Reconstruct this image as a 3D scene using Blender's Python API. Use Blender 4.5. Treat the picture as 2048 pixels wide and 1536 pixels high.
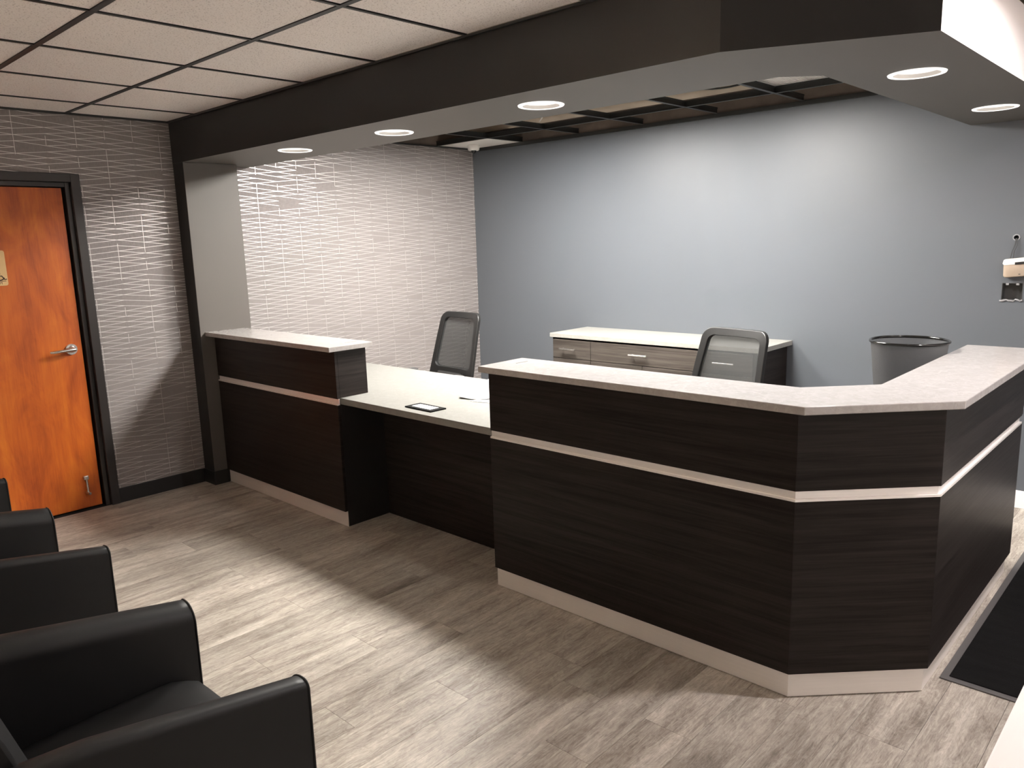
import bpy, bmesh, math, random
from mathutils import Vector, Matrix
random.seed(7)
for o in list(bpy.data.objects): bpy.data.objects.remove(o)
SC = bpy.context.scene
COL = SC.collection
R = math.radians

# ------------------------------------------------------------------ camera
CAM = dict(loc=(3.6555, -2.437, 1.6189), yaw=43.30, pitch=-10.527, roll=-1.722, f=1545.2)
def setup_camera():
    y, p, r = R(CAM['yaw']), R(CAM['pitch']), R(CAM['roll'])
    fw = Vector((-math.sin(y)*math.cos(p), math.cos(y)*math.cos(p), math.sin(p)))
    rt = fw.cross(Vector((0, 0, 1))).normalized(); up = rt.cross(fw)
    rt2 = rt*math.cos(r) + up*math.sin(r); up2 = -rt*math.sin(r) + up*math.cos(r)
    m = Matrix((rt2, up2, -fw)).transposed().to_4x4(); m.translation = CAM['loc']
    cd = bpy.data.cameras.new('camera'); co = bpy.data.objects.new('camera', cd); COL.objects.link(co)
    co.matrix_world = m; cd.sensor_fit = 'HORIZONTAL'; cd.sensor_width = 36.0
    cd.lens = CAM['f']/2048*36.0; cd.clip_start = 0.03; cd.clip_end = 60
    SC.camera = co
setup_camera()

# ------------------------------------------------------------------ world, exposure, light levels
SC.view_settings.view_transform = 'Standard'
SC.view_settings.look = 'None'
SC.view_settings.gamma = 1.0
SC.view_settings.use_curve_mapping = False
SC.view_settings.exposure = 1.52
wd = bpy.data.worlds.new('world'); SC.world = wd; wd.use_nodes = True
wd.node_tree.nodes['Background'].inputs[0].default_value = (0.02, 0.022, 0.026, 1)
wd.node_tree.nodes['Background'].inputs[1].default_value = 1.0
PANEL_L = 60.0        # radiance of the two ceiling panels over the staff area
CAN_W = 3.0           # spot power of each soffit downlight
CAN_LENS = 0.33
ENTRY_W = 18.5       # downlight over the entrance
FILL_L = 60.0       # fill lamps added out of view to brighten the ceiling

# ------------------------------------------------------------------ measured layout (metres)
XW, XR, YF, YB = -1.576, 4.30, -3.00, 2.685       # room sides
ZC, ZB, ZD = 2.448, 2.182, 2.78                   # grid ceiling, bulkhead underside, deck
XCOL, YCOL0, YCOL1 = -1.4265, -0.0903, 0.2823     # wing wall at the left
ZS, ZSB, ZL, ZLB = 1.070, 1.041, 0.769, 0.733     # slab top/bottom, low counter top/bottom
ZT0, ZT1, ZK = 0.7297, 0.7654, 0.0965             # reveal trim, kick plate
XD, CH, CHY = 2.6448, 0.3515, 0.3478              # desk corner
XS = XD + CH; YE = 1.645

# ------------------------------------------------------------------ mesh helpers
def box(bm, x0, x1, y0, y1, z0, z1):
    v = [bm.verts.new(c) for c in ((x0,y0,z0),(x1,y0,z0),(x1,y1,z0),(x0,y1,z0),(x0,y0,z1),(x1,y0,z1),(x1,y1,z1),(x0,y1,z1))]
    for f in ((0,3,2,1),(4,5,6,7),(0,1,5,4),(1,2,6,5),(2,3,7,6),(3,0,4,7)): bm.faces.new([v[i] for i in f])
    return bm
def prism(bm, pts, z0, z1):
    a = [bm.verts.new((x,y,z0)) for x,y in pts]; b = [bm.verts.new((x,y,z1)) for x,y in pts]; n = len(pts)
    bm.faces.new(a[::-1]); bm.faces.new(b)
    for i in range(n): bm.faces.new((a[i],a[(i+1)%n],b[(i+1)%n],b[i]))
    return bm
def frame_of(d):
    d = d.normalized(); u = d.cross(Vector((0,0,1)))
    if u.length < 1e-3: u = d.cross(Vector((0,1,0)))
    u.normalize(); return u, d.cross(u)
def tube(bm, pts, r, n=10, caps=True, closed=False):
    pts = [Vector(p) for p in pts]; rs = r if isinstance(r,(list,tuple)) else [r]*len(pts); rings = []; N = len(pts)
    for i,p in enumerate(pts):
        if closed: d = pts[(i+1)%N]-pts[i-1]
        else: d = pts[min(i+1,N-1)]-pts[max(i-1,0)]
        u,w = frame_of(d)
        if rings:
            pu = rings[-1][1]; dd = d.normalized(); u = (pu-dd*pu.dot(dd)).normalized(); w = dd.cross(u)
        rings.append(([bm.verts.new(p+(u*math.cos(2*math.pi*k/n)+w*math.sin(2*math.pi*k/n))*rs[i]) for k in range(n)],u))
    for i in range(N if closed else N-1):
        a = rings[i][0]; b = rings[(i+1)%N][0]
        if closed and i == N-1:
            k0 = min(range(n), key=lambda k:(b[k].co-a[0].co).length); b = b[k0:]+b[:k0]
        for k in range(n): bm.faces.new((a[k],a[(k+1)%n],b[(k+1)%n],b[k]))
    if caps and not closed: bm.faces.new(rings[0][0][::-1]); bm.faces.new(rings[-1][0])
    return bm
def lathe(bm, prof, c=(0,0), n=48, closed=False):
    rings = []
    for r,z in prof:
        rings.append([bm.verts.new((c[0]+r*math.cos(2*math.pi*k/n), c[1]+r*math.sin(2*math.pi*k/n), z)) for k in range(n)] if r > 1e-6 else [bm.verts.new((c[0],c[1],z))])
    m = len(rings)
    for i in range(m if closed else m-1):
        a,b = rings[i],rings[(i+1)%m]
        for k in range(n):
            if len(a)==1 and len(b)==1: continue
            if len(a)==1: bm.faces.new((a[0],b[k],b[(k+1)%n]))
            elif len(b)==1: bm.faces.new((a[k],a[(k+1)%n],b[0]))
            else: bm.faces.new((a[k],a[(k+1)%n],b[(k+1)%n],b[k]))
    return bm
def loft(bm, rings, caps=True):
    vs = [[bm.verts.new(p) for p in r] for r in rings]; n = len(vs[0])
    for a,b in zip(vs[:-1],vs[1:]):
        for k in range(n): bm.faces.new((a[k],a[(k+1)%n],b[(k+1)%n],b[k]))
    if caps: bm.faces.new(vs[0][::-1]); bm.faces.new(vs[-1])
    return bm
NB = bmesh.new
def finish(bm):
    bmesh.ops.recalc_face_normals(bm, faces=bm.faces); return bm
def obj(name, bm, m, parent=None, bevel=0, smooth=False, local=False, sub=0, keep_normals=False):
    if not keep_normals: finish(bm)
    me = bpy.data.meshes.new(name); bm.to_mesh(me); bm.free()
    o = bpy.data.objects.new(name, me); COL.objects.link(o)
    for mm in (m if isinstance(m,(list,tuple)) else [m]): me.materials.append(mm)
    if parent:
        o.parent = parent
        if not local:
            off = Vector((0,0,0)); q = parent
            while q: off += q.location; q = q.parent
            me.transform(Matrix.Translation(-off))
    if smooth:
        for p in me.polygons: p.use_smooth = True
        if smooth != 'all':
            try: me.set_sharp_from_angle(angle=R(40))
            except Exception: pass
    if bevel:
        b = o.modifiers.new('bevel','BEVEL'); b.width = bevel; b.segments = 2; b.limit_method = 'ANGLE'; b.angle_limit = R(40)
    if sub:
        s = o.modifiers.new('sub','SUBSURF'); s.levels = sub; s.render_levels = sub
    return o
def B(name, x0,x1,y0,y1,z0,z1, m, parent=None, bevel=0, local=False):
    return obj(name, box(NB(),x0,x1,y0,y1,z0,z1), m, parent, bevel, local=local)
def tag(o, label, cat, group=None):
    o['label'] = label; o['category'] = cat
    if group: o['group'] = group
    return o
def thing(name, label, cat, loc=(0,0,0), rz=0, group=None):
    o = bpy.data.objects.new(name, None); COL.objects.link(o); o.location = loc; o.rotation_euler = (0,0,rz)
    o.empty_display_size = 0.1
    return tag(o, label, cat, group)
def struct(o): o['kind'] = 'structure'; return o
def dup(root, loc, rz=None, label=None):
    def cp(o, par):
        c = o.copy(); COL.objects.link(c); c.parent = par
        for ch in list(o.children): cp(ch, c)
        return c
    r = cp(root, None); r.location = loc
    if rz is not None: r.rotation_euler = (0,0,rz)
    if label: r['label'] = label
    return r
def cut(o, cutters):
    for c in cutters:
        md = o.modifiers.new('cut','BOOLEAN'); md.operation = 'DIFFERENCE'; md.solver = 'EXACT'; md.object = c
    bpy.context.view_layer.update()
    dg = bpy.context.evaluated_depsgraph_get()
    me = bpy.data.meshes.new_from_object(o.evaluated_get(dg)); o.modifiers.clear(); o.data = me
    for c in cutters: bpy.data.objects.remove(c)
    return o

# ------------------------------------------------------------------ materials
class NT:
    def __init__(s, name):
        s.m = bpy.data.materials.new(name); s.m.use_nodes = True; s.t = s.m.node_tree; s.n = s.t.nodes; s.l = s.t.links
        s.b = s.n['Principled BSDF']; s.out = s.n['Material Output']
    def node(s, t, **k):
        nd = s.n.new(t)
        for a,v in k.items(): setattr(nd,a,v)
        return nd
    def put(s, sock, v):
        if isinstance(v, bpy.types.NodeSocket): s.l.new(v, sock)
        else:
            try: sock.default_value = v
            except Exception: sock.default_value = (v,v,v)
    def math(s, op, a, b=None, c=None):
        nd = s.node('ShaderNodeMath', operation=op); s.put(nd.inputs[0],a)
        if b is not None: s.put(nd.inputs[1],b)
        if c is not None: s.put(nd.inputs[2],c)
        return nd.outputs[0]
    def coords(s, kind='Object'): return s.node('ShaderNodeTexCoord').outputs[kind]
    def position(s): return s.node('ShaderNodeNewGeometry').outputs['Position']
    def mapping(s, v, scale=(1,1,1), loc=None):
        nd = s.node('ShaderNodeMapping'); s.put(nd.inputs[0],v); nd.inputs['Scale'].default_value = scale
        if loc is not None: s.put(nd.inputs['Location'], loc)
        return nd.outputs[0]
    def noise(s, v, scale=5, detail=4, rough=.5, dist=0):
        nd = s.node('ShaderNodeTexNoise'); s.put(nd.inputs['Vector'],v); nd.inputs['Scale'].default_value = scale
        nd.inputs['Detail'].default_value = detail; nd.inputs['Roughness'].default_value = rough; nd.inputs['Distortion'].default_value = dist
        return nd.outputs['Fac']
    def ramp(s, f, stops):
        nd = s.node('ShaderNodeValToRGB'); s.put(nd.inputs[0],f); e = nd.color_ramp.elements
        while len(e) < len(stops): e.new(.5)
        for x,(p,c) in zip(e,stops): x.position = p; x.color = (*c,1) if len(c)==3 else c
        return nd.outputs[0]
    def mix(s, f, a, b, blend='MIX'):
        nd = s.node('ShaderNodeMix', data_type='RGBA', blend_type=blend); s.put(nd.inputs[0],f)
        for i,v in ((6,a),(7,b)):
            if isinstance(v,tuple) and len(v)==3: v = (*v,1)
            s.put(nd.inputs[i],v)
        return nd.outputs[2]
    def bump(s, h, strength=.2, dist=.01):
        nd = s.node('ShaderNodeBump'); s.put(nd.inputs['Height'],h); nd.inputs['Strength'].default_value = strength; nd.inputs['Distance'].default_value = dist
        s.l.new(nd.outputs[0], s.b.inputs['Normal'])
    def set(s, **k):
        for a,v in k.items():
            a = a.replace('_',' ')
            if isinstance(v,tuple) and len(v)==3: v = (*v,1)
            s.put(s.b.inputs[a], v)
        return s.m
def plain(name, c, rough=.5, metal=0, noise=.06, nscale=30, bump=0, spec=.5):
    t = NT(name); co = t.coords()
    f = t.noise(co, nscale, 3)
    t.set(Base_Color=t.mix(f, tuple(x*(1-noise) for x in c), tuple(min(1,x*(1+noise)) for x in c)), Roughness=rough, Metallic=metal)
    t.b.inputs['Specular IOR Level'].default_value = spec
    if bump: t.bump(t.noise(co, nscale*6, 2), bump, .002)
    return t.m
def paint(name, c, rough=.45, noise=.03):
    t = NT(name); co = t.position()
    t.set(Base_Color=t.mix(t.noise(co,1.3,3), tuple(x*(1-noise) for x in c), tuple(x*(1+noise) for x in c)), Roughness=rough)
    t.bump(t.noise(co,220,2), .06, .001); return t.m
def laminate(name, c0, c1, rough=.38, vert=False):
    t = NT(name); co = t.position()
    sc = (1.1,1.1,34) if not vert else (34,34,1.1)
    warp = t.mapping(co, sc)
    f = t.noise(warp, 1.0, 6, .62, .9); g = t.noise(t.mapping(co, tuple(x*4 for x in sc)), 1.0, 3, .6, .2)
    h = t.math('ADD', t.math('MULTIPLY', f, .7), t.math('MULTIPLY', g, .3))
    t.set(Base_Color=t.ramp(h, [(.36,c0),(.62,c1)]), Roughness=t.math('MULTIPLY_ADD', g, .12, rough-.06))
    t.b.inputs['Specular IOR Level'].default_value = .12
    t.bump(h, .10, .002); return t.m
def quartz(name, base, dark, rough=.18):
    t = NT(name); co = t.position()
    n1 = t.noise(co, 26, 6, .65, 1.2); n2 = t.noise(co, 5.5, 6, .6, 2.4)
    vein = t.math('ABSOLUTE', t.math('SUBTRACT', n2, .5)); v = t.ramp(vein, [(0,(1,1,1)),(.02,(.0,.0,.0))])
    c = t.mix(t.ramp(n1,[(.38,(0,0,0)),(.62,(1,1,1))]), dark, base)
    t.set(Base_Color=t.mix(t.math('MULTIPLY', v, .30), c, tuple(min(.9,x*1.3) for x in base)), Roughness=rough); return t.m
def emis(name, c, s):
    t = NT(name); t.set(Base_Color=(.8,.8,.8), Roughness=.5); t.b.inputs['Emission Color'].default_value = (*c,1); t.b.inputs['Emission Strength'].default_value = s; return t.m

def m_floor():
    t = NT('vinyl_plank'); co = t.position(); rnd = t.node('ShaderNodeObjectInfo').outputs['Random']
    off = t.node('ShaderNodeCombineXYZ'); t.put(off.inputs[0], t.math('MULTIPLY',rnd,37.0)); t.put(off.inputs[1], t.math('MULTIPLY',rnd,91.0)); t.put(off.inputs[2], t.math('MULTIPLY',rnd,13.0))
    p = t.node('ShaderNodeVectorMath', operation='ADD'); t.put(p.inputs[0],co); t.put(p.inputs[1],off.outputs[0]); p = p.outputs[0]
    broad = t.noise(t.mapping(p,(9,1.3,1)), 1.0, 5, .6, 1.1)
    fine = t.noise(t.mapping(p,(120,9,1)), 1.0, 6, .72, 1.2)
    swirl = t.noise(t.mapping(p,(16,6,1)), 1.6, 8, .80, 3.0)
    h = t.math('ADD', t.math('MULTIPLY',broad,.36), t.math('ADD', t.math('MULTIPLY',fine,.34), t.math('MULTIPLY',swirl,.30)))
    col = t.ramp(h, [(.35,(.095,.076,.062)),(.45,(.255,.223,.192)),(.56,(.45,.412,.362)),(.67,(.66,.62,.56))])
    tone = t.math('MULTIPLY_ADD', rnd, .26, .87)
    cc = t.node('ShaderNodeCombineColor')
    for i in range(3): t.put(cc.inputs[i], tone)
    t.set(Base_Color=t.mix(1.0, col, cc.outputs[0], 'MULTIPLY'), Roughness=t.math('MULTIPLY_ADD', fine, .2, .38))
    t.b.inputs['Specular IOR Level'].default_value = .35
    t.bump(h, .12, .004); return t.m
def m_wallpaper():
    CW, S = .1667, .0346
    t = NT('wallpaper'); sep = t.node('ShaderNodeSeparateXYZ'); t.put(sep.inputs[0], t.position()); Y, Z = sep.outputs[1], sep.outputs[2]
    u = t.math('DIVIDE', t.math('ADD', Y, 10+.166+.0005), CW); i = t.math('FLOOR', u); f = t.math('FRACT', u)
    par = t.math('MODULO', i, 2.0)
    g = t.math('ABSOLUTE', t.math('SUBTRACT', f, par))
    v = t.math('DIVIDE', Z, S)
    def rnd(a,b,c):
        w = t.node('ShaderNodeTexWhiteNoise', noise_dimensions='3D'); cb = t.node('ShaderNodeCombineXYZ')
        t.put(cb.inputs[0],a); t.put(cb.inputs[1],b); t.put(cb.inputs[2],c); t.put(w.inputs['Vector'],cb.outputs[0]); return w.outputs['Value']
    lines = []
    for sg,k in ((.5,1.5),(-.5,2.5)):
        w = t.math('ADD', v, t.math('MULTIPLY', g, sg)); r = t.math('ROUND', w)
        d = t.math('MULTIPLY', t.math('ABSOLUTE', t.math('SUBTRACT', w, r)), S)
        on = t.math('LESS_THAN', d, .00135)
        keep = t.math('GREATER_THAN', rnd(i, r, k), .13)
        lines.append(t.math('MULTIPLY', on, keep))
    iv = t.math('ROUND', u); dv = t.math('MULTIPLY', t.math('ABSOLUTE', t.math('SUBTRACT', u, iv)), CW)
    lines.append(t.math('MULTIPLY', t.math('LESS_THAN', dv, .0013), t.math('GREATER_THAN', rnd(iv, t.math('FLOOR', t.math('MULTIPLY', v, .6)), 7.5), .42)))
    ln = t.math('MAXIMUM', lines[0], t.math('MAXIMUM', lines[1], lines[2]))
    weave = t.math('MULTIPLY', t.noise(t.mapping(t.position(),(1,40,420)),1,2), t.noise(t.mapping(t.position(),(1,420,40)),1,2))
    base = t.mix(t.math('MULTIPLY', weave, 1.6), (.158,.139,.136), (.275,.250,.245))
    t.set(Base_Color=t.mix(ln, base, (.66,.635,.62)), Metallic=t.math('MULTIPLY', ln, .58), Roughness=t.math('MULTIPLY_ADD', ln, -.26, .62))
    t.bump(weave, .25, .001); return t.m
def m_tile():
    t = NT('acoustic_tile'); co = t.position()
    pits = t.ramp(t.noise(co, 150, 3, .6), [(.35,(0,0,0)),(.43,(1,1,1))]); big = t.noise(co, 1.1, 2)
    t.set(Base_Color=t.mix(pits, (.55,.50,.47), t.mix(big,(.85,.805,.77),(.90,.855,.82))), Roughness=.9)
    t.bump(pits, .35, .002); return t.m
def m_door():
    t = NT('stained_door'); co = t.position()
    bl = t.noise(t.mapping(co,(1,5.5,1.7)), 1.2, 5, .6, 1.0); gr = t.noise(t.mapping(co,(1,130,5)), 1, 4, .6, .3)
    streak = t.noise(t.mapping(co,(1,16,1.6)), 1, 3, .5, .6)
    c = t.ramp(t.math('ADD', t.math('MULTIPLY',bl,.6), t.math('ADD', t.math('MULTIPLY',gr,.2), t.math('MULTIPLY',streak,.2))), [(.34,(.28,.047,.004)),(.5,(.46,.096,.007)),(.66,(.58,.152,.012))])
    t.set(Base_Color=c, Roughness=.42); return t.m
def m_net(name, c, transp):
    t = NT(name); tr = t.node('ShaderNodeBsdfTransparent'); mx = t.node('ShaderNodeMixShader')
    t.set(Base_Color=t.mix(t.noise(t.coords(),160,2),tuple(x*.8 for x in c),tuple(x*1.2 for x in c)), Roughness=.7)
    mx.inputs[0].default_value = transp; t.l.new(t.b.outputs[0], mx.inputs[1]); t.l.new(tr.outputs[0], mx.inputs[2]); t.l.new(mx.outputs[0], t.out.inputs[0]); return t.m
def m_mat():
    t = NT('carpet_mat'); co = t.position(); n = t.noise(co, 480, 2); b = t.noise(t.mapping(co,(2,9,1)), 2.5, 3)
    t.set(Base_Color=t.mix(t.math('MULTIPLY',n,b),(.003,.003,.0033),(.022,.021,.022)), Roughness=.95); t.b.inputs['Specular IOR Level'].default_value = .1; t.bump(n, .9, .006); return t.m
def m_brushed(name, c, rough, met=1.0):
    t = NT(name); co = t.position(); n = t.noise(t.mapping(co,(3,3,300)),1,2); s = t.noise(co, 700, 2)
    t.set(Base_Color=t.mix(n, tuple(x*.9 for x in c), c), Metallic=met, Roughness=t.math('MULTIPLY_ADD', s, .15, rough)); t.bump(s,.05,.0005); return t.m
def m_leather():
    t = NT('black_leather'); co = t.position(); n = t.noise(co, 420, 3); b = t.noise(co, 3, 2)
    t.set(Base_Color=t.mix(b,(.0045,.0046,.005),(.009,.0092,.010)), Roughness=t.math('MULTIPLY_ADD', b, .08, .43)); t.bump(n,.10,.001)
    t.b.inputs['Specular IOR Level'].default_value = .3; return t.m

M = dict(
 floor=m_floor(), wallpaper=m_wallpaper(), tile=m_tile(), door=m_door(), mat=m_mat(), leather=m_leather(),
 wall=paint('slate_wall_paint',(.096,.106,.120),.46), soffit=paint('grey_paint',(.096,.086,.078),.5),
 dark=paint('charcoal_paint',(.0058,.0049,.0047),.42), white=paint('white_paint',(.80,.765,.755),.5), offwall=paint('warm_wall_paint',(.78,.735,.70),.55),
 frame=paint('dark_frame_paint',(.022,.019,.018),.35), basebd=plain('black_vinyl_base',(.010,.010,.010),.4),
 lam=laminate('dark_laminate',(.0085,.0064,.0058),(.0245,.0197,.018)), lamlit=laminate('lit_laminate',(.030,.025,.0215),(.078,.068,.060),.42),  # lamlit is the desk laminate again, lightened in colour as if lit
 carc=plain('carcass_board',(.006,.005,.005),.6),
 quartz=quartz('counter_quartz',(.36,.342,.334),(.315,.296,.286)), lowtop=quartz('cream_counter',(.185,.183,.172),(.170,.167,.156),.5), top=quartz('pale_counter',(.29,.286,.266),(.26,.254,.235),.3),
 kick=m_brushed('satin_aluminium',(.88,.845,.82),.32,.40), alu=m_brushed('brushed_aluminium',(.92,.89,.875),.24,.45), chrome=m_brushed('satin_nickel',(.74,.73,.71),.2),
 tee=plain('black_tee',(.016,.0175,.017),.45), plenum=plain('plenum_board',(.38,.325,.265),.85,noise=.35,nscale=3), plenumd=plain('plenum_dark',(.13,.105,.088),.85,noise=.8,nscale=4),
 whitep=plain('white_plastic',(.78,.76,.73),.4), beige=plain('beige_plastic',(.40,.32,.25),.45), blackp=plain('black_plastic',(.008,.008,.008),.4),
 greyp=plain('grey_plastic',(.055,.055,.056),.4), net=m_net('chair_net',(.025,.027,.027),.17), wire=m_net('wire_mesh',(.055,.055,.056),.34),
 gloss=plain('gloss_black',(.006,.006,.006),.12), gold=plain('tan_plaque',(.62,.42,.20),.4), ink=plain('dark_ink',(.03,.008,.006),.5),
 paper=plain('white_paper',(.86,.86,.87),.6), plaster=plain('chipped_plaster',(.26,.26,.27),.8,noise=.3,nscale=90), matte=plain('matte_black',(.004,.004,.004),.8,spec=.1), rubber=plain('mat_rubber',(.085,.08,.08),.6), slot=plain('slot_shadow',(.03,.028,.026),.7),
 black=plain('unlit_void',(.003,.003,.003),.9), quartzedge=None)

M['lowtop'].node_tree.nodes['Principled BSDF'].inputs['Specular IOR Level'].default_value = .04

# ================================================================== STRUCTURE
# floor: slab, then planks laid along Y
fl = struct(B('floor', XW,XR, YF,YB, -.05,-.006, M['slot']))
PW, PL = .18, 1.22
k0 = int(math.floor((XW-3.045)/PW)); row = 0; x = 3.045 + k0*PW
pm = {}
while x < XR:
    x0, x1 = max(x+.0006,XW), min(x+PW-.0006,XR)
    off = (-.725 if row % 3 == 0 else -.725 + random.choice((.31,.43,.56,.70,.85,.98)))
    y = off - PL*math.ceil((off-YF)/PL)
    while y < YB:
        y0, y1 = max(y+.0006,YF), min(y+PL-.0006,YB)
        if y1-y0 > .02 and x1-x0 > .01:
            key = (round(x1-x0,4), round(y1-y0,4))
            if key not in pm:
                bm = NB(); box(bm, 0,key[0],0,key[1],-.006,0); o = obj('floor_plank', bm, M['floor'], fl, local=True); pm[key] = o.data
            else:
                o = bpy.data.objects.new('floor_plank', pm[key]); COL.objects.link(o); o.parent = fl
            o.location = (x0,y0,0)
        y += PL
    x += PW; row += 1

# walls
DY0, DY1, DZ = -1.742, -.727, 2.045          # door opening in the left wall
bm = NB()
box(bm, XW-.12,XW, YF,DY0, 0,ZC); box(bm, XW-.12,XW, DY0,DY1, DZ,ZC); box(bm, XW-.12,XW, DY1,YB, 0,ZC)
struct(obj('wall_left', bm, M['wallpaper']))
wb = B('wall_back', XW-.12,XR+.12, YB,YB+.14, 0,ZC, M['wall'])
c1 = B('cutter', 2.674,2.776, YB-.02,YB+.07, 1.204,1.300, M['black'])
c2 = obj('cutter', tube(NB(), [(2.724,YB-.02,1.552),(2.724,YB+.09,1.552)], .013, 20), M['black'])
struct(cut(wb,[c1,c2]))
struct(B('wall_right', XR,XR+.12, YF,YB, 0,ZC, M['offwall']))
struct(B('wall_front', XW-.12,XR+.12, YF-.12,YF, 0,ZC, M['offwall']))
# space above the grid
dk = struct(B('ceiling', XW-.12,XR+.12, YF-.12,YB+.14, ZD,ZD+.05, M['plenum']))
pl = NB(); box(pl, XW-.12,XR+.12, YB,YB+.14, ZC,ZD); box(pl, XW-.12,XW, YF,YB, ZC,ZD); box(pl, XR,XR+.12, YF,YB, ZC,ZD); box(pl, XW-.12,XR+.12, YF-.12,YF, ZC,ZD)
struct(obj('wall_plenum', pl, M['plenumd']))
# wing wall at the left end of the bulkhead
bm = NB(); box(bm, XW,XCOL, YCOL0,YCOL1, 0,ZB)
wg = struct(obj('wall_return', bm, [M['soffit'],M['dark']], bevel=.003))
for p in wg.data.polygons:
    if p.normal.y < -.5: p.material_index = 1
# bulkhead
BX, BX2, BY2 = 2.3858, 2.9461, .1799
outer = [(XW,YCOL0),(BX,YCOL0),(BX2,BY2),(BX2,YB),(2.455,YB),(2.455,.560),(2.335,.448),(XW,.448)]
bk = obj('ceiling_bulkhead', prism(NB(), outer, ZB, ZC-.002), M['soffit'])
CANS = [(-.514,.175),(.402,.190),(1.401,.188),(2.705,.805),(2.705,2.045)]
cut(bk, [obj('cutter', tube(NB(), [(cx,cy,ZB-.02),(cx,cy,ZB+.09)], .083, 40), M['soffit']) for cx,cy in CANS])
bk.data.materials.clear()
for m in (M['soffit'],M['dark'],M['white']): bk.data.materials.append(m)
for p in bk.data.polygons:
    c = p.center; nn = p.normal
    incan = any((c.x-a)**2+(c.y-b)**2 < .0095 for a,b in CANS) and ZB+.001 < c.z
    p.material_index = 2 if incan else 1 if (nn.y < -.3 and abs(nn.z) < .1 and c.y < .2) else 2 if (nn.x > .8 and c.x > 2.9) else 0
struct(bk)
# suspended ceiling: tees and tiles
def tee(name, a, b, par, fw=.012):
    """inverted T between two points at flange level"""
    a, b = Vector(a), Vector(b); d = (b-a).normalized(); s = Vector((-d.y,d.x,0)); bm = NB()
    prof = [(-fw,0),(fw,0),(fw,.002),(.0012,.002),(.0012,.032),(.004,.032),(.004,.040),(-.004,.040),(-.004,.032),(-.0012,.032),(-.0012,.002),(-fw,.002)]
    loft(bm, [[p + s*u + Vector((0,0,w)) for u,w in prof] for p in (a,b)])
    return obj(name, bm, M['tee'], par)
gx = [XW]+[.03+.61*k for k in range(-2,7)]+[XR]; gx = [-1.576,-1.19,-.58,.03,.64,1.25,1.86,2.47,3.08,3.69,XR]
gyw = [YF,-2.53,-1.92,-1.31,-.70,-.09]; gye = [-.09,.52,1.13,1.74,2.35,YB]
tiles = {}
ENTRY = (3.60,.60)
def tile(x0,x1,y0,y1, par, gap=.0065, z=ZC, m=None, name='ceiling_tile'):
    key = (round(x1-x0,3),round(y1-y0,3),name)
    if key not in tiles:
        w,h = key[0]-2*gap, key[1]-2*gap; e = .006
        bm = NB(); loft(bm, [[(e,e,0),(w-e,e,0),(w-e,h-e,0),(e,h-e,0)],[(0,0,.006),(w,0,.006),(w,h,.006),(0,h,.006)],[(0,0,.016),(w,0,.016),(w,h,.016),(0,h,.016)]])
        o = obj(name, bm, m or M['tile'], par, local=True); tiles[key] = o.data
    else:
        o = bpy.data.objects.new(name, tiles[key]); COL.objects.link(o); o.parent = par
    o.location = (x0+gap,y0+gap,z-par.location.z); return o
for i in range(len(gx)-1):
    for j in range(len(gyw)-1): tile(gx[i],gx[i+1],gyw[j],gyw[j+1],dk)
for y in gyw[1:-1]: tee('ceiling_tee',(XW,y,ZC-.004),(XR,y,ZC-.004),dk)
for x in gx[1:-1]: tee('ceiling_tee',(x,YF,ZC-.0045),(x,-.09,ZC-.0045),dk,.0075)
ex = [BX2+.01,3.08,3.69,XR]
for i in range(3):
    for j in range(5):
        if i == 1 and j == 1: continue
        tile(ex[i],ex[i+1],gye[j],gye[j+1],dk)
for y in gye[:-1]: tee('ceiling_tee',(BX2+.004,y,ZC-.004),(XR,y,ZC-.004),dk)
for x in ex[1:-1]: tee('ceiling_tee',(x,-.09,ZC-.0045),(x,YB,ZC-.0045),dk)
et = tile(3.08,3.69,.52,1.13,dk,name='drilled_ceiling_tile')
cut(et,[obj('cutter', tube(NB(),[(ENTRY[0],ENTRY[1],ZC-.02),(ENTRY[0],ENTRY[1],ZC+.04)],.083,32), M['tile'])])
# wall angle, dark shadow line where ceiling meets walls and bulkhead
bm = NB(); box(bm, XW,XW+.014, YF,-.09, ZC-.012,ZC-.001); box(bm, XW,BX, -.104,-.0905, ZC-.012,ZC-.003)
struct(obj('trim_1', bm, M['tee']))
# open grid over the staff area
rx = [-.95,-.34,.27,.88,1.49,2.10]; ry = [2.25,1.64,1.03]
for x in rx:
    if False:
        tee('ceiling_tee',(x,.448,ZC-.0045),(x,1.03,ZC-.0045),dk); tee('ceiling_tee',(x,1.64,ZC-.0045),(x,YB-.015,ZC-.0045),dk)
    else: tee('ceiling_tee',(x,.448,ZC-.0045),(x,YB-.015,ZC-.0045),dk)
for y in ry: tee('ceiling_tee',(XW,y,ZC-.004),(2.455,y,ZC-.004),dk)
tile(XW,-.95,2.25,YB,dk,z=ZC-.001,m=M['whitep'],name='white_ceiling_tile')
rxx = [XW]+rx+[2.455]
for i in range(7):
    if i in (0,3): tile(rxx[i],rxx[i+1],.455,1.03,dk)
bm = NB(); box(bm, XW,2.455, YB-.016,YB-.001, ZC-.030,ZC-.002); box(bm, XW+.001,XW+.016, .448,YB, ZC-.014,ZC-.002)
struct(obj('trim_2', bm, M['tee']))
# baseboards
bm = NB(); box(bm, XW,XW+.008, -.678,YCOL0-.008, 0,.0975); box(bm, XW,XCOL+.008, YCOL0-.008,YCOL0, 0,.0975); box(bm, XCOL,XCOL+.008, YCOL0,.012, 0,.0975)
box(bm, XW,XW+.008, YF,-1.79, 0,.0975)
struct(obj('baseboard_left', bm, M['basebd'], bevel=.002))
struct(B('baseboard_back', XW,XR, YB-.012,YB, 0,.105, M['white'], bevel=.003))
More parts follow.
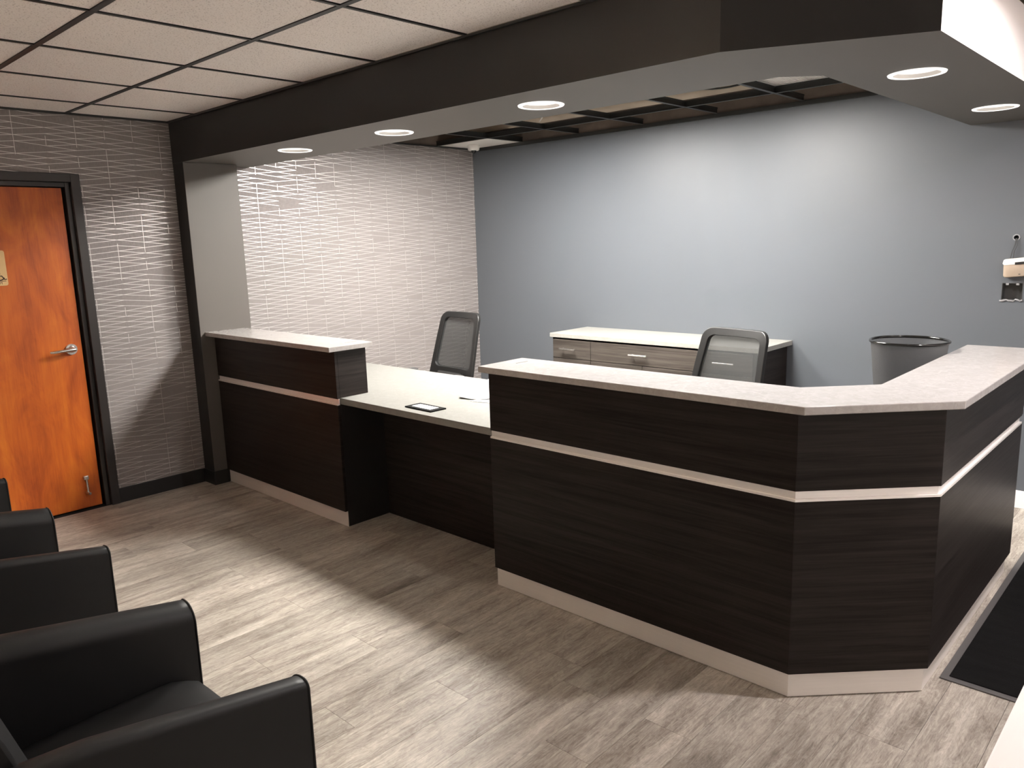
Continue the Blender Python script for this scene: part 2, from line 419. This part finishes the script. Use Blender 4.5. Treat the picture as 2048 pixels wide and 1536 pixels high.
# door and frame in the left wall
fr = NB(); FX = XW+.016
box(fr, XW-.11,FX, DY1-.002,DY1+.050, 0,DZ+.048); box(fr, XW-.11,FX, DY0-.050,DY0+.002, 0,DZ+.048); box(fr, XW-.11,FX, DY0+.002,DY1-.002, DZ-.002,DZ+.048)
box(fr, XW-.11,XW-.014, DY1-.030,DY1-.002, 0,DZ-.002); box(fr, XW-.11,XW-.014, DY0+.002,DY0+.030, 0,DZ-.002); box(fr, XW-.11,XW-.014, DY0+.030,DY1-.030, DZ-.030,DZ-.002)
struct(obj('trim_3', fr, M['frame'], bevel=.003))
struct(B('gap_backing', XW-.12,XW-.112, DY0,DY1, 0,DZ, M['black'])); struct(B('gap_strip', XW-.111,XW, DY0+.001,DY1-.001, -.05,.0005, M['black']))  # black backing and floor strip added to darken the gap under the door
dr = struct(B('door_1', XW-.075,XW-.030, DY0+.033,DY1-.046, .012,2.010, M['door'], bevel=.002))

# ================================================================== FIXTURES THAT GIVE LIGHT
# two ceiling panels over the staff area
def ceiling_panel(cx, cy, label, a=.597):
    t = thing('ceiling_light_panel', label, 'ceiling light', (cx,cy,ZC), group='ceiling light panels over the staff area')
    bm = NB(); b,c,d = a-.014,.290,.276
    for x0,x1,y0,y1 in ((-a,a,-c,-d),(-a,a,d,c),(-a,-b,-d,d),(b,a,-d,d)): box(bm,x0,x1,y0,y1,0,.03)
    obj('frame', bm, M['whitep'], t, local=True)
    B('diffuser', -b,b,-d,d, .006,.010, emis('panel_light_%d'%int(cx*10),(1.0,.955,.89),PANEL_L), t, local=True)
    B('housing', -a,a,-c,c, .03,.05, M['whitep'], t, local=True)
    return t
ceiling_panel(-.035,1.335,'square lit ceiling panel above the left end of the staff area',.290)
ceiling_panel(1.185,1.335,'square lit ceiling panel above the middle of the staff area',.290)
# recessed downlights
def downlight(cx, cy, cz, label, power, color, lens, group=None, angle=125, disk=False):
    t = thing('recessed_downlight', label, 'downlight', (cx,cy,cz), group=group)
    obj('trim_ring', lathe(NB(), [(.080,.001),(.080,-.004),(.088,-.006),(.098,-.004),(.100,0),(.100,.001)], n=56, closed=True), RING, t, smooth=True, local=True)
    obj('baffle', lathe(NB(), [(.080,-.003),(.077,.002),(.072,.012),(.070,.012),(.075,.002),(.078,-.003)], n=48), M['whitep'], t, smooth=True, local=True)
    obj('lens', lathe(NB(), [(0,.010),(.0735,.010),(.0735,.014),(0,.014)], n=40), lens, t, local=True)
    ld = bpy.data.lights.new('downlight_lamp','AREA' if disk else 'SPOT'); ld.energy = power; ld.color = color
    if disk: ld.shape = 'DISK'; ld.size = .11
    else: ld.spot_size = R(angle); ld.spot_blend = .35; ld.shadow_soft_size = .055
    lo = bpy.data.objects.new('lamp', ld); COL.objects.link(lo); lo.parent = t; lo.location = (0,0,.004 if disk else .004)
    return t
RING = emis('glowing_trim_ring',(1,.97,.93),.38)  # self-glow makes the trim ring look brightly lit
LENS = emis('downlight_lens',(1,.97,.93),CAN_LENS)
for (cx,cy),lb in zip(CANS, ('round downlight in the soffit nearest the grey column','second round soffit downlight from the grey column','third round soffit downlight from the grey column',
    'large round downlight in the right soffit nearest the white beam side','round downlight in the right soffit nearest the back wall')):
    downlight(cx,cy,ZB,lb,CAN_W,(1,.95,.88),LENS,'round downlights in the bulkhead soffit')
downlight(ENTRY[0],ENTRY[1],ZC,'round downlight in the tile ceiling over the entry mat',ENTRY_W,(1,.93,.92),emis('entry_lens',(1,.95,.93),6.0),disk=True)
# unseen fill lamps, shaped as sconces, added to lift the ceiling
def add_fill_lamp(x, label):
    t = thing('fill_lamp', label, 'fill lamp', (x,YF,1.86), group='added fill lamps behind the waiting chairs')
    B('backplate', -.06,.06, 0,.012, -.09,.09, M['chrome'], t, bevel=.003, local=True)
    bm = NB(); n = 20
    outer = [(.15*math.cos(math.pi*k/n), .012+.10*math.sin(math.pi*k/n)) for k in range(n+1)]
    inner = [(.14*math.cos(math.pi*k/n), .016+.09*math.sin(math.pi*k/n)) for k in range(n,-1,-1)]
    prism(bm, outer+inner, -.07,.07); prism(bm, [(.141*math.cos(math.pi*k/n), .014+.091*math.sin(math.pi*k/n)) for k in range(n+1)], -.066,-.060); obj('lamp_shade', bm, M['whitep'], t, local=True)
    prism(bm := NB(), [(.13*math.cos(math.pi*k/n), .018+.08*math.sin(math.pi*k/n)) for k in range(n+1)], .030,.036)
    obj('bulb', bm, emis('fill_lamp_glow_%d'%int(x*10),(1,.82,.62),FILL_L*3), t, local=True)
    return t
add_fill_lamp(.65,'unseen fill lamp added above the middle waiting chair'); add_fill_lamp(1.88,'unseen fill lamp added above the nearest waiting chair')

# ================================================================== RECEPTION DESK
def off1(d): return (XD+d*math.tan(R(22.5)), -d)
def off2(d): return (XS+d, CHY-d*math.tan(R(22.5)))
XC = 1.2136
def seg(bm, i, d0, d1, z0, z1, xa=XC, ye=YE):
    a = [(xa,-d0),off1(d0),off2(d0),(XS+d0,ye)]; b = [(xa,-d1),off1(d1),off2(d1),(XS+d1,ye)]
    return prism(bm, [a[i],a[i+1],b[i+1],b[i]], z0, z1)
g = 'dark laminate reception desk units'
du = thing('reception_desk_unit','dark wood grain desk unit wrapping the right corner with silver trim','desk',(2.2,.2,0),group=g)
for i,e in enumerate(((0,0),(0,0),(0,0))):
    obj('lower_panel', seg(NB(),i,0,-.019,ZK,ZT0), M['lam'], du, bevel=.0012)
    obj('upper_panel', seg(NB(),i,0,-.019,ZT1,ZSB), M['lam'], du, bevel=.0012)
    tr = obj('trim_strip', seg(NB(),i,-.009,-.016,ZT0,ZT1), M['alu'], du)
    obj('trim_lip', seg(NB(),i,.0015,-.010,ZT0-.001,ZT0+.0075), M['alu'], tr, bevel=.0006)
    obj('kick_plate', seg(NB(),i,-.0155,-.019,.003,ZK), M['kick'], du)
for i in range(3):
    obj('riser_core', seg(NB(),i,-.0195,-.214,ZL+.001,ZSB,xa=XC+.001), M['lam'], du)
    obj('carcass', seg(NB(),i,-.0195,-.30,.003,ZLB-.001,xa=XC+.001), M['carc'], du)
B('end_panel', 2.70,XS-.0005, YE+.0005,YE+.019, ZK,ZLB-.002, M['lam'], du)
B('end_panel', XS-.214,XS-.0005, YE+.0005,YE+.019, ZL+.001,ZSB, M['lam'], du)
dl = thing('reception_desk_unit','dark wood grain desk unit between the column and the low counter','desk',(-.7,.1,0),group=g)
XL = XCOL+.010
B('lower_panel', XL,0, 0,.019, ZK,ZT0, M['lam'], dl, .0012)
B('upper_panel', XL,0, 0,.019, ZT1,ZSB, M['lam'], dl, .0012)
tr = B('trim_strip', XL,0, .009,.016, ZT0,ZT1, M['alu'], dl)
B('trim_lip', XL,.001, -.0015,.010, ZT0-.001,ZT0+.0075, M['alu'], tr, .0006)
B('kick_plate', XL,0, .0155,.019, .003,ZK, M['kick'], dl)
B('riser_core', XL,-.019, .0195,.2135, ZL+.001,ZSB, M['lam'], dl)
B('end_panel', -.0188,0, .0195,.2139, ZL+.001,ZSB, M['lam'], dl, .001)
B('carcass', XL,-.001, .0195,.85, .003,ZLB-.001, M['carc'], dl)
# knee space between them
kn = thing('knee_space_panel','dark wood grain modesty panel recessed under the low counter','desk panel',(.6,.32,0))
B('modesty_panel', .002,XC-.002, .315,.334, .003,ZLB-.001, M['lam'], kn)
# quartz slabs and low counter
sl = obj('transaction_counter', box(NB(), XCOL+.0005,.0405, -.0587,.237, ZSB+.0005,ZS), M['quartz'], bevel=.003)
tag(sl,'short off-white stone counter slab on the left desk unit','counter top','raised stone counter tops')
B('slot', -.062,-.055, .117,.198, ZS-.0005,ZS+.0006, M['slot'], sl)
pts = [(1.2034,-.055),(2.687,-.055),(3.055,.322),(3.056,1.688),(2.744,1.680),(2.750,.462),(2.543,.252),(1.2034,.2395)]
sr = obj('transaction_counter', prism(NB(), pts, ZSB+.0005, ZS), M['quartz'], bevel=.003)
tag(sr,'long angled pale stone counter slab around the right desk corner','counter top','raised stone counter tops')
B('slot', 1.293,1.300, .099,.173, ZS-.0005,ZS+.0006, M['slot'], sr)
lc = obj('low_counter', prism(NB(), [(XCOL+.002,.036),(-.001,.036),(-.001,.0200),(XC-.0008,.0200),(XC-.0008,.036),(2.62,.036),(2.955,.368),(2.955,1.64),(2.25,1.64),(2.25,1.12),(2.02,.917),(XCOL+.002,.917)], ZLB, ZL), M['lowtop'], bevel=.002)
tag(lc,'low off-white work counter running behind and between the desk units','counter top')

# ================================================================== CREDENZA AT THE BACK WALL
cz = .892
cr = thing('credenza','wood grain drawer credenza against the blue grey back wall','cabinet',(.6,2.44,0))
CX0,CX1,CY = -.258,1.440,2.2
B('body', CX0+.002,CX1-.02, CY+.022,YB-.014, .08,cz-.045, M['carc'], cr)
B('side_panel', CX1-.019,CX1, CY+.004,YB-.014, .0,cz-.034, M['lam'], cr)
B('side_panel', CX0-.001,CX0+.0015, CY+.004,YB-.014, .0,cz-.034, M['lam'], cr)
B('plinth', CX0+.01,CX1-.02, CY+.06,CY+.075, 0,.08, M['carc'], cr)
def pull(par, cx, z, y, w=.15):
    bm = NB(); tube(bm, [(cx-w/2,y-.030,z),(cx+w/2,y-.030,z)], .006, 10)
    for s in (-1,1): tube(bm, [(cx+s*w*.36,y-.030,z),(cx+s*w*.36,y+.001,z)], .0045, 8)
    return obj('handle', bm, M['chrome'], par, smooth=True)
def front(name, x0,x1,z0,z1, hx=None, hz=None):
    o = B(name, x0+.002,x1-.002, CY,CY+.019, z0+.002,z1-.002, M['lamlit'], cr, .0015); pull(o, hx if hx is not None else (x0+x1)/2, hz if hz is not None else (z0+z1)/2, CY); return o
front('drawer',CX0,.113,.701,cz-.044,-.095,.777); front('drawer',.113,1.041,.701,cz-.044,.552,.778); front('drawer',1.041,CX1-.018,.701,cz-.044,1.225,.778)
for z0,z1 in ((.50,.701),(.29,.50),(.085,.29)): front('drawer',CX0,.113,z0,z1); front('drawer',1.041,CX1-.018,z0,z1)
front('cabinet_door',.113,.576,.085,.701,.50,.62); front('cabinet_door',.576,1.041,.085,.701,.65,.62)
ct = B('worktop', -.288,1.470, CY-.0005,YB-.001, cz-.032,cz, M['top'], bevel=.002)
tag(ct,'off-white top slab resting on the drawer credenza','counter top')

# ================================================================== OFFICE CHAIRS
def rrect(w0, w1, z0, z1, r, n=8):
    """rounded trapezoid outline, w0 half width at bottom, w1 at top, list of (x,z)"""
    cs = [(w0-r,z0+r,-90),(w1-r,z1-r,0),(-w1+r,z1-r,90),(-w0+r,z0+r,180)]; out = []
    for cx,cz_,a0 in cs:
        for k in range(n+1):
            a = R(a0+90*k/n); out.append((cx+r*math.cos(a),cz_+r*math.sin(a)))
    return out
def office_chair(label, loc, rz):
    t = thing('office_chair', label, 'office chair', loc, rz, 'black mesh-back task chairs')
    zt = 1.098
    def bend(x, z, d=0): return (x, .228+.25*(z-.55)+.05*max(0,z-.98) - .55*x*x + d, z)
    n = 8
    outer = rrect(.252,.222,.555,zt,.062,n); inner = rrect(.205,.180,.690,zt-.042,.040,n)
    def dens(l, per=4):
        o = []
        for i in range(len(l)):
            a,b = l[i],l[(i+1)%len(l)]; k = per if math.dist(a,b) > .1 else 1
            for j in range(k): o.append((a[0]+(b[0]-a[0])*j/k, a[1]+(b[1]-a[1])*j/k))
        return o
    oo, ii = dens(outer), dens(inner)
    if len(oo) != len(ii):
        m_ = min(len(oo),len(ii)); oo = oo[:m_]; ii = ii[:m_]
    bm = NB(); N = len(oo)
    A = [bm.verts.new(bend(x,z,-.012)) for x,z in oo]; Bv = [bm.verts.new(bend(x,z,-.016)) for x,z in ii]
    Cv = [bm.verts.new(bend(x,z,.016)) for x,z in ii]; D = [bm.verts.new(bend(x,z,.014)) for x,z in oo]
    for k in range(N):
        q = (k+1)%N
        for P,Q in ((A,Bv),(Bv,Cv),(Cv,D),(D,A)): bm.faces.new((P[k],P[q],Q[q],Q[k]))
    obj('back_frame', bm, M['blackp'], t, smooth=True, bevel=.003, local=True)
    bm = NB(); cols, rows = 8, 10; grid = []
    for r_ in range(rows+1):
        z = .68+(zt-.035-.68)*r_/rows; hw = .21+(.183-.21)*r_/rows
        grid.append([bm.verts.new(bend(-hw+2*hw*c/cols, z)) for c in range(cols+1)])
    for r_ in range(rows):
        for c in range(cols): bm.faces.new((grid[r_][c],grid[r_][c+1],grid[r_+1][c+1],grid[r_+1][c]))
    obj('back_mesh', bm, M['net'], t, smooth='all', local=True)
    bm = NB(); tube(bm, [bend(-.13,.640,-.035),bend(0,.640,-.045),bend(.13,.640,-.035)], .022, 10)
    obj('lumbar_pad', bm, M['blackp'], t, smooth=True, local=True)
    B('back_bracket', -.035,.035, .10,.27, .42,.60, M['blackp'], t, .01, local=True)
    bm = NB(); loft(bm, [[(x*s,y*s-.02,z) for x,y in ((-.24,-.25),(.24,-.25),(.26,-.1),(.25,.22),(-.25,.22),(-.26,-.1))] for s,z in ((.90,.425),(1,.44),(1.0,.475),(.93,.495))])
    obj('seat', bm, M['greyp'], t, bevel=.012, smooth=True, local=True)
    for s in (-1,1):
        bm = NB(); tube(bm, [(s*.20,0,.42),(s*.275,0,.44),(s*.285,.01,.56),(s*.280,.0,.655)], [.016,.018,.018,.015], 10)
        obj('arm_post', bm, M['blackp'], t, smooth=True, local=True)
        bm = NB(); loft(bm, [[(s*.275+.042*math.cos(2*math.pi*k/20)*a, -.01+.125*math.copysign(abs(math.sin(2*math.pi*k/20))**.7,math.sin(2*math.pi*k/20))*a, z) for k in range(20)] for a,z in ((.85,.652),(1,.660),(1,.676),(.8,.686))])
        obj('arm_pad', bm, M['greyp'], t, smooth=True, local=True)
    obj('gas_column', tube(NB(), [(0,0,.10),(0,0,.43)], .028, 16), M['chrome'], t, smooth=True, local=True)
    for k in range(5):
        a = 2*math.pi*k/5+.3; ca,sa = math.cos(a),math.sin(a)
        l = obj('base_leg', tube(NB(), [(0,0,.115),(.15*ca,.15*sa,.105),(.29*ca,.29*sa,.075)], [.03,.024,.016], 8), M['blackp'], t, smooth=True, local=True)
        c = obj('caster', tube(NB(), [(.29*ca-.022*sa,.29*sa+.022*ca,.028),(.29*ca+.022*sa,.29*sa-.022*ca,.028)], .028, 14), M['blackp'], l, smooth=True, local=True)
    return t
oc = office_chair('black mesh-back task chair by the wallpapered wall behind the low counter', (-.625,1.205,0), R(-4))
dup(oc, (1.572,1.185,0), R(-12), 'black mesh-back task chair in front of the drawer credenza')

# ================================================================== WASTE BIN ON THE RIGHT WING
t = thing('waste_bin','black wire mesh waste bin standing behind the right counter wing','waste bin',(2.567,1.41,ZL))
H = .338
obj('mesh_wall', lathe(NB(), [(.128,.004),(.134,.06),(.145,.16),(.155,.26),(.163,H)], n=64), M['wire'], t, smooth='all', local=True)
obj('bottom', lathe(NB(), [(0,.0),(.129,.0),(.131,.008),(0,.008)], n=40), M['blackp'], t, local=True)
bm = NB(); lathe(bm, [(.1645+.0065*math.cos(2*math.pi*k/10), H+.0065*math.sin(2*math.pi*k/10)) for k in range(10)], n=64, closed=True)
obj('rim', bm, M['gloss'], t, smooth='all', local=True)

# ================================================================== THINGS ON THE LOW COUNTER
t = thing('counter_sign','small black framed sign plate lying on the low counter','sign',(.61,.128,ZL),rz=R(-2))
B('plate', -.108,.108, -.052,.052, 0,.007, M['matte'], t, .0015, local=True)
B('print_sheet', -.078,.074, -.028,.030, .007,.0076, M['paper'], t, local=True)
bm = NB()
for r_,(a,b) in enumerate(((-.055,.045),(-.06,.052),(-.03,.03))):
    x_ = a
    while x_ < b:
        w = random.uniform(.006,.016); box(bm, x_,min(x_+w,b), .016-r_*.016,.020-r_*.016, .0076,.0078); x_ += w+.005
pr = obj('print_marks', bm, M['greyp'], t, local=True)
def crumple(name, label, cx, cy, w, h, amp, seed, z0, rz):
    random.seed(seed); bm = NB(); n = 14; rows = []
    ph = [random.uniform(0,6) for _ in range(6)]
    for j in range(n+1):
        r_ = []
        for i in range(n+1):
            u,v = i/n-.5, j/n-.5
            e = min(1,4*(.5-max(abs(u),abs(v)))+.15)
            z = amp*(.5+.30*math.sin(9*u+ph[0]+4*v)+.25*math.sin(13*v+ph[1]-5*u)+.18*abs(math.sin(17*u+11*v+ph[2])))*e
            r_.append(bm.verts.new((u*w*(1+.06*math.sin(7*v+ph[3])), v*h*(1+.08*math.sin(6*u+ph[4])), max(.001,z))))
        rows.append(r_)
    for j in range(n):
        for i in range(n): bm.faces.new((rows[j][i],rows[j][i+1],rows[j+1][i+1],rows[j+1][i]))
    o = obj(name, bm, M['paper'], smooth='all'); o.location = (cx,cy,z0); o.rotation_euler = (0,0,rz)
    s = o.modifiers.new('thickness','SOLIDIFY'); s.thickness = .0012; s.offset = 1
    return tag(o, label, 'paper', 'loose papers on the low counter')
crumple('paper_sheet','crumpled white paper on top of the low counter beside the right desk unit',.690,.670,.44,.40,.075,11,ZL+.004,R(24))
crumple('paper_sheet','flatter white sheet sticking out beneath the crumpled paper',.880,.540,.42,.24,.002,5,ZL+.0005,R(6))

# ================================================================== ARMCHAIRS
def armchair(label, loc):
    """origin on the floor at front right corner: x runs to -0.66 (left), y back to -0.72"""
    t = thing('armchair', label, 'armchair', loc, group='black leather waiting chairs')
    W_, D_, TH = .655, .70, .082
    def arm(side):
        # profile: outer face straight, small outer round, larger inner roll
        ys = [0,-.006,-.03,-.15,-.30,-.45,-.60,-.655]; rings = []
        for i,y in enumerate(ys):
            zt = .650 + .172*(-y) - .10*max(0,-y-.45); ins = (.006 if i==0 else 0)
            if i == len(ys)-1: zt -= .02
            pr = [(0+ins,.065+ins)]
            ro, ri = .020, .052
            pr += [(ins, zt-ro)]
            for k in range(1,7): a = R(90*k/6); pr.append((ro-(ro-ins)*math.cos(a), zt-ro+(ro-ins)*math.sin(a)))
            for k in range(0,9): a = R(90-90*k/8); pr.append((TH-ri+(ri-ins)*math.cos(a), zt-ri+(ri-ins)*math.sin(a)))
            pr += [(TH-ins,.065+ins)]
            rings.append([((-px if side>0 else -W_+px), y, pz) for px,pz in pr])
        bm = NB(); loft(bm, rings)
        a_ = obj('armrest', bm, M['leather'], t, smooth=True, local=True)
        # piped seam around the front edge
        loop = [Vector(p)+Vector((0,.001,0)) for p in rings[1]]
        obj('piping', tube(NB(), loop, .0028, 6), M['leather'], a_, smooth='all', local=True)
    arm(1); arm(-1)
    # seat cushion
    x0,x1 = -W_+TH+.003, -TH-.003; rings = []
    prof = [(-.60,.30),(-.60,.455),(-.40,.468),(-.20,.474),(-.08,.472),(-.040,.458),(-.018,.415),(-.015,.34),(-.018,.30)]
    nx = 8
    for k in range(nx+1):
        u = k/nx; x = x0+(x1-x0)*u; cr_ = .012*(1-(2*u-1)**4); e = .010 if k in (0,nx) else 0
        rings.append([(x, y-(e if y > -.1 else 0), z+(cr_-e if z > .4 else 0)) for y,z in prof])
    bm = NB(); loft(bm, rings); obj('seat_cushion', bm, M['leather'], t, smooth=True, local=True)
    B('seat_base', x0,x1, -.62,-.030, .075,.298, M['leather'], t, .006, local=True)
    # backrest, leaning back
    rings = []
    for u in [k/8 for k in range(9)]:
        x = -W_+.04+(W_-.08)*u; e = .02*(2*u-1)**4
        pf = [(-.435-e,.40),(-.500-e,.60),(-.555-e,.78),(-.590,.835-e),(-.640,.845-e),(-.680,.815-e),(-.695,.60),(-.680,.10),(-.62,.10),(-.60,.40)]
        rings.append([(x,y,z) for y,z in pf])
    bm = NB(); loft(bm, rings); obj('backrest', bm, M['leather'], t, smooth=True, bevel=.006, local=True)
    for lx,ly in ((-.05,-.05),(-W_+.05,-.05),(-.05,-.62),(-W_+.05,-.62)):
        obj('leg', tube(NB(), [(lx,ly,.0),(lx,ly,.075)], [.016,.022], 12), M['blackp'], t, smooth=True, local=True)
    return t
ac = armchair('black leather armchair at the near left corner, its grey-lit seat in view', (2.208,-1.598,0))
dup(ac, (.997,-1.590,0), label='middle black leather armchair, second back from the near corner')
dup(ac, (-.215,-1.583,0), label='farthest black leather armchair, only a front corner showing by the orange door')

# ================================================================== DOOR HARDWARE, SIGN
XDR = XW-.030
hb = obj('door_handle', tube(NB(), [(XDR,-.836,1.035),(XDR+.010,-.836,1.035)], .0335, 28), M['chrome'], dr, smooth=True)
obj('rose_boss', tube(NB(), [(XDR+.008,-.836,1.035),(XDR+.042,-.836,1.035)], [.022,.014], 20), M['chrome'], hb, smooth=True)
obj('lever', tube(NB(), [(XDR+.045,-.826,1.035),(XDR+.048,-.852,1.035),(XDR+.048,-.90,1.033),(XDR+.046,-.945,1.030),(XDR+.034,-.962,1.030)], [.012,.012,.0095,.0085,.007], 12), M['chrome'], hb, smooth=True)
obj('keyhole', tube(NB(), [(XDR+.048,-.829,1.035),(XDR+.053,-.829,1.035)], .008, 14), M['chrome'], hb, smooth=True)
ds = obj('door_stop', tube(NB(), [(XDR+.012,-.852,.206),(XDR+.018,-.853,.150),(XDR+.022,-.854,.118)], .0065, 10), M['chrome'], dr, smooth=True)
B('stop_bracket', XDR,XDR+.016, -.866,-.838, .196,.222, M['chrome'], ds, .003)
obj('stop_foot', tube(NB(), [(XDR+.004,-.857,.112),(XDR+.042,-.850,.110)], .009, 12), M['chrome'], ds, smooth=True)
sg = thing('door_sign','tan restroom plaque with a dark wheelchair symbol on the orange door','sign',(XDR,-1.222,1.548))
bm = NB(); loft(bm, [[(d,y,z) for y,z in rrect(.101,.101,-.101,.101,.012,5)] for d in (0,.003)]); obj('plaque', bm, M['gold'], sg, local=True)
s = 1.0
bm = NB()
def stroke(p, r=.0032): tube(bm, [(.0035,y,z) for y,z in p], r, 6)
stroke([(.044,-.010),(.044,-.012)],.008)                              # head
stroke([(.044,-.020),(.047,-.045),(.072,-.045),(.086,-.066),(.096,-.064)][:5])
stroke([(.047,-.033),(.066,-.033)])
stroke([(.058+.026*math.cos(R(a)), -.052+.018*math.sin(R(a))) for a in range(110,351,20)])
obj('wheelchair_symbol', bm, M['ink'], sg, local=True)
B('rule', .003,.0036, -.085,.092, -.0765,-.0735, M['ink'], sg, local=True)
fc = bpy.data.curves.new('restroom_text','FONT'); fc.body = 'RESTROOM'; fc.size = .021; fc.align_x = 'RIGHT'; fc.extrude = .0003
to = bpy.data.objects.new('text_tmp', fc); COL.objects.link(to); bpy.context.view_layer.update()
me = bpy.data.meshes.new_from_object(to.evaluated_get(bpy.context.evaluated_depsgraph_get())); bpy.data.objects.remove(to)
me.transform(Matrix(((0,0,1,0),(1,0,0,0),(0,1,0,0),(0,0,0,1)))); me.materials.clear(); me.materials.append(M['ink'])
o = bpy.data.objects.new('lettering', me); COL.objects.link(o); o.parent = sg; o.location = (.0035,.072,-.093)

# ================================================================== BACK WALL DEVICE, HOLES
wo = thing('outlet_box','open ragged wall box cut into the back wall under the beige device','wall box',(2.725,YB,1.25))
bm = NB()
for x0,x1,z0,z1 in ((2.674,2.677,1.204,1.300),(2.773,2.776,1.204,1.300),(2.677,2.773,1.204,1.207),(2.677,2.773,1.297,1.300)): box(bm,x0,x1,YB-.002,YB+.066,z0,z1)
obj('box_liner', bm, M['greyp'], wo); B('box_back', 2.677,2.773, YB+.060,YB+.064, 1.207,1.297, M['greyp'], wo)
for cx in (2.700,2.750): B('mounting_tab', cx-.007,cx+.007, YB-.003,YB+.004, 1.288,1.299, M['plaster'], wo)
bm = NB(); random.seed(4); p_ = [(2.668+.011*k, YB-.002-.003*random.random(), 1.203+.006*random.uniform(-1,1)) for k in range(11)]; tube(bm, p_, [.004+.002*random.random() for _ in p_], 6)
obj('plaster_edge', bm, M['plaster'], wo, smooth=True)
dv = thing('wall_device','beige rounded wall unit with a black slot hanging from thin wires','wall device',(2.765,YB-.03,1.39),rz=0)
bm = NB(); loft(bm, [[(x*s_,y,z*s_) for x,z in rrect(.088,.083,-.052,.052,.016,5)] for s_,y in ((.92,.028),(1,.020),(1,-.006),(.94,-.020),(.90,-.022))])
obj('case', bm, M['beige'], dv, smooth=True, local=True)
bm = NB(); loft(bm, [[(x,y,z) for x,z in rrect(.084,.081,.018,.0515,.012,5)] for y in (-.019,-.0245)]); obj('cover_band', bm, M['whitep'], dv, bevel=.002, local=True)
B('display_slot', -.026,.05, -.0262,-.0242, .016,.030, M['blackp'], dv, local=True)
B('badge', -.012,-.002, -.0228,-.0218, -.040,-.036, M['greyp'], dv, local=True)
dv.rotation_euler = (0,R(-6),0)
wl = thing('device_wires','two thin grey wires dropping from a hole in the back wall','wire',(2.724,YB,1.552))
obj('grommet', lathe(NB(), [(.0125,0),(.0125,.004),(.018,.003),(.018,0)], n=24, closed=True), M['plaster'], wl, local=True).rotation_euler = (R(90),0,0)
for q_ in (0,1):
    obj('wire', tube(NB(), [(2.724+.003*q_,YB+.05,1.552),(2.724+.004*q_,YB-.008,1.545),(2.722+.012*q_,YB-.015,1.510),(2.712+.010*q_,YB-.016,1.475),(2.706+.014*q_,YB-.018,1.437)], .0022, 6), M['greyp'], wl, smooth=True)

# ================================================================== ABOVE THE STAFF AREA
t = thing('dome_camera','small white dome camera under the corner ceiling tile','camera',(-1.352,2.478,ZC-.0015))
obj('housing', lathe(NB(), [(0,0),(.050,0),(.053,-.008),(.050,-.040),(.044,-.047),(0,-.047)], n=40), M['whitep'], t, smooth=True, local=True)
obj('lens_dome', lathe(NB(), [(.024,-.046),(.022,-.058),(.014,-.068),(0,-.072)], n=28), M['gloss'], t, smooth='all', local=True)
lv = thing('louver_panel','white ribbed diffuser panel resting loose on the open ceiling grid','ceiling panel',(1.66,2.02,ZC+.038))
bm = NB()
for x0,x1,y0,y1 in ((-.27,.27,-.27,-.26),(-.27,.27,.26,.27),(-.27,-.26,-.26,.26),(.26,.27,-.26,.26)): box(bm,x0,x1,y0,y1,0,.014)
obj('frame', bm, M['whitep'], lv, local=True)
bm = NB()
for k in range(32): box(bm, -.258+.0163*k,-.258+.0163*k+.009, -.26,.26, .002,.010)
sl_ = obj('slats', bm, M['whitep'], lv, local=True); sl_['kind'] = 'stuff'
B('backing', -.262,.262,-.262,.262,.0145,.017, M['whitep'], lv, local=True)
def cable(label, pts, r, m):
    o = obj('ceiling_cable', tube(NB(), pts, r, 8), M[m], smooth='all'); return tag(o, label, 'cable', 'cables above the open ceiling grid')
def sag(a, b, s, n=14): return [(a[0]+(b[0]-a[0])*k/n, a[1]+(b[1]-a[1])*k/n, a[2]+(b[2]-a[2])*k/n - s*4*(k/n)*(1-k/n)) for k in range(n+1)]
cable('thin black cable sagging in a loop above the open ceiling grid', sag((.80,2.02,2.62),(1.49,2.22,2.57),.09), .006, 'blackp')
cable('short white cable slanting above the open ceiling grid', sag((-.62,2.52,2.56),(-.28,2.22,2.64),.02), .006, 'whitep')
pp = obj('ceiling_pipe', tube(NB(), [(XW+.02,2.56,2.60),(2.42,2.56,2.60)], .05, 20), M['plenum'], smooth=True)
tag(pp,'brown insulated pipe running above the open ceiling grid','pipe')

# ================================================================== ENTRY MAT AND SIDE COUNTER
t = thing('entry_mat','black ribbed entry mat with a grey rubber border on the plank floor','floor mat',(3.45,1.4,0))
B('rubber_border', 3.004,3.90, .482,2.31, .0005,.0060, M['rubber'], t, .002)
bm = NB(); box(bm, 3.030,3.874, .508,2.284, .0060,.0095); obj('carpet_pile', bm, M['mat'], t, bevel=.002)
sc = thing('side_counter','white topped side counter cut off at the lower right corner','counter',(3.8,-1.3,0))
B('body', 3.50,4.10, -1.83,-.77, .08,.868, M['whitep'], sc)
for k in range(2): B('cabinet_door', 3.482,3.4995, -1.825+.528*k,-1.825+.528*k+.522, .09,.862, M['whitep'], sc, .002)
B('plinth', 3.55,4.10, -1.82,-.78, 0,.08, M['blackp'], sc)
tp = B('counter_slab', 3.471,4.12, -1.85,-.75, .868,.900, M['white'], sc, .003)
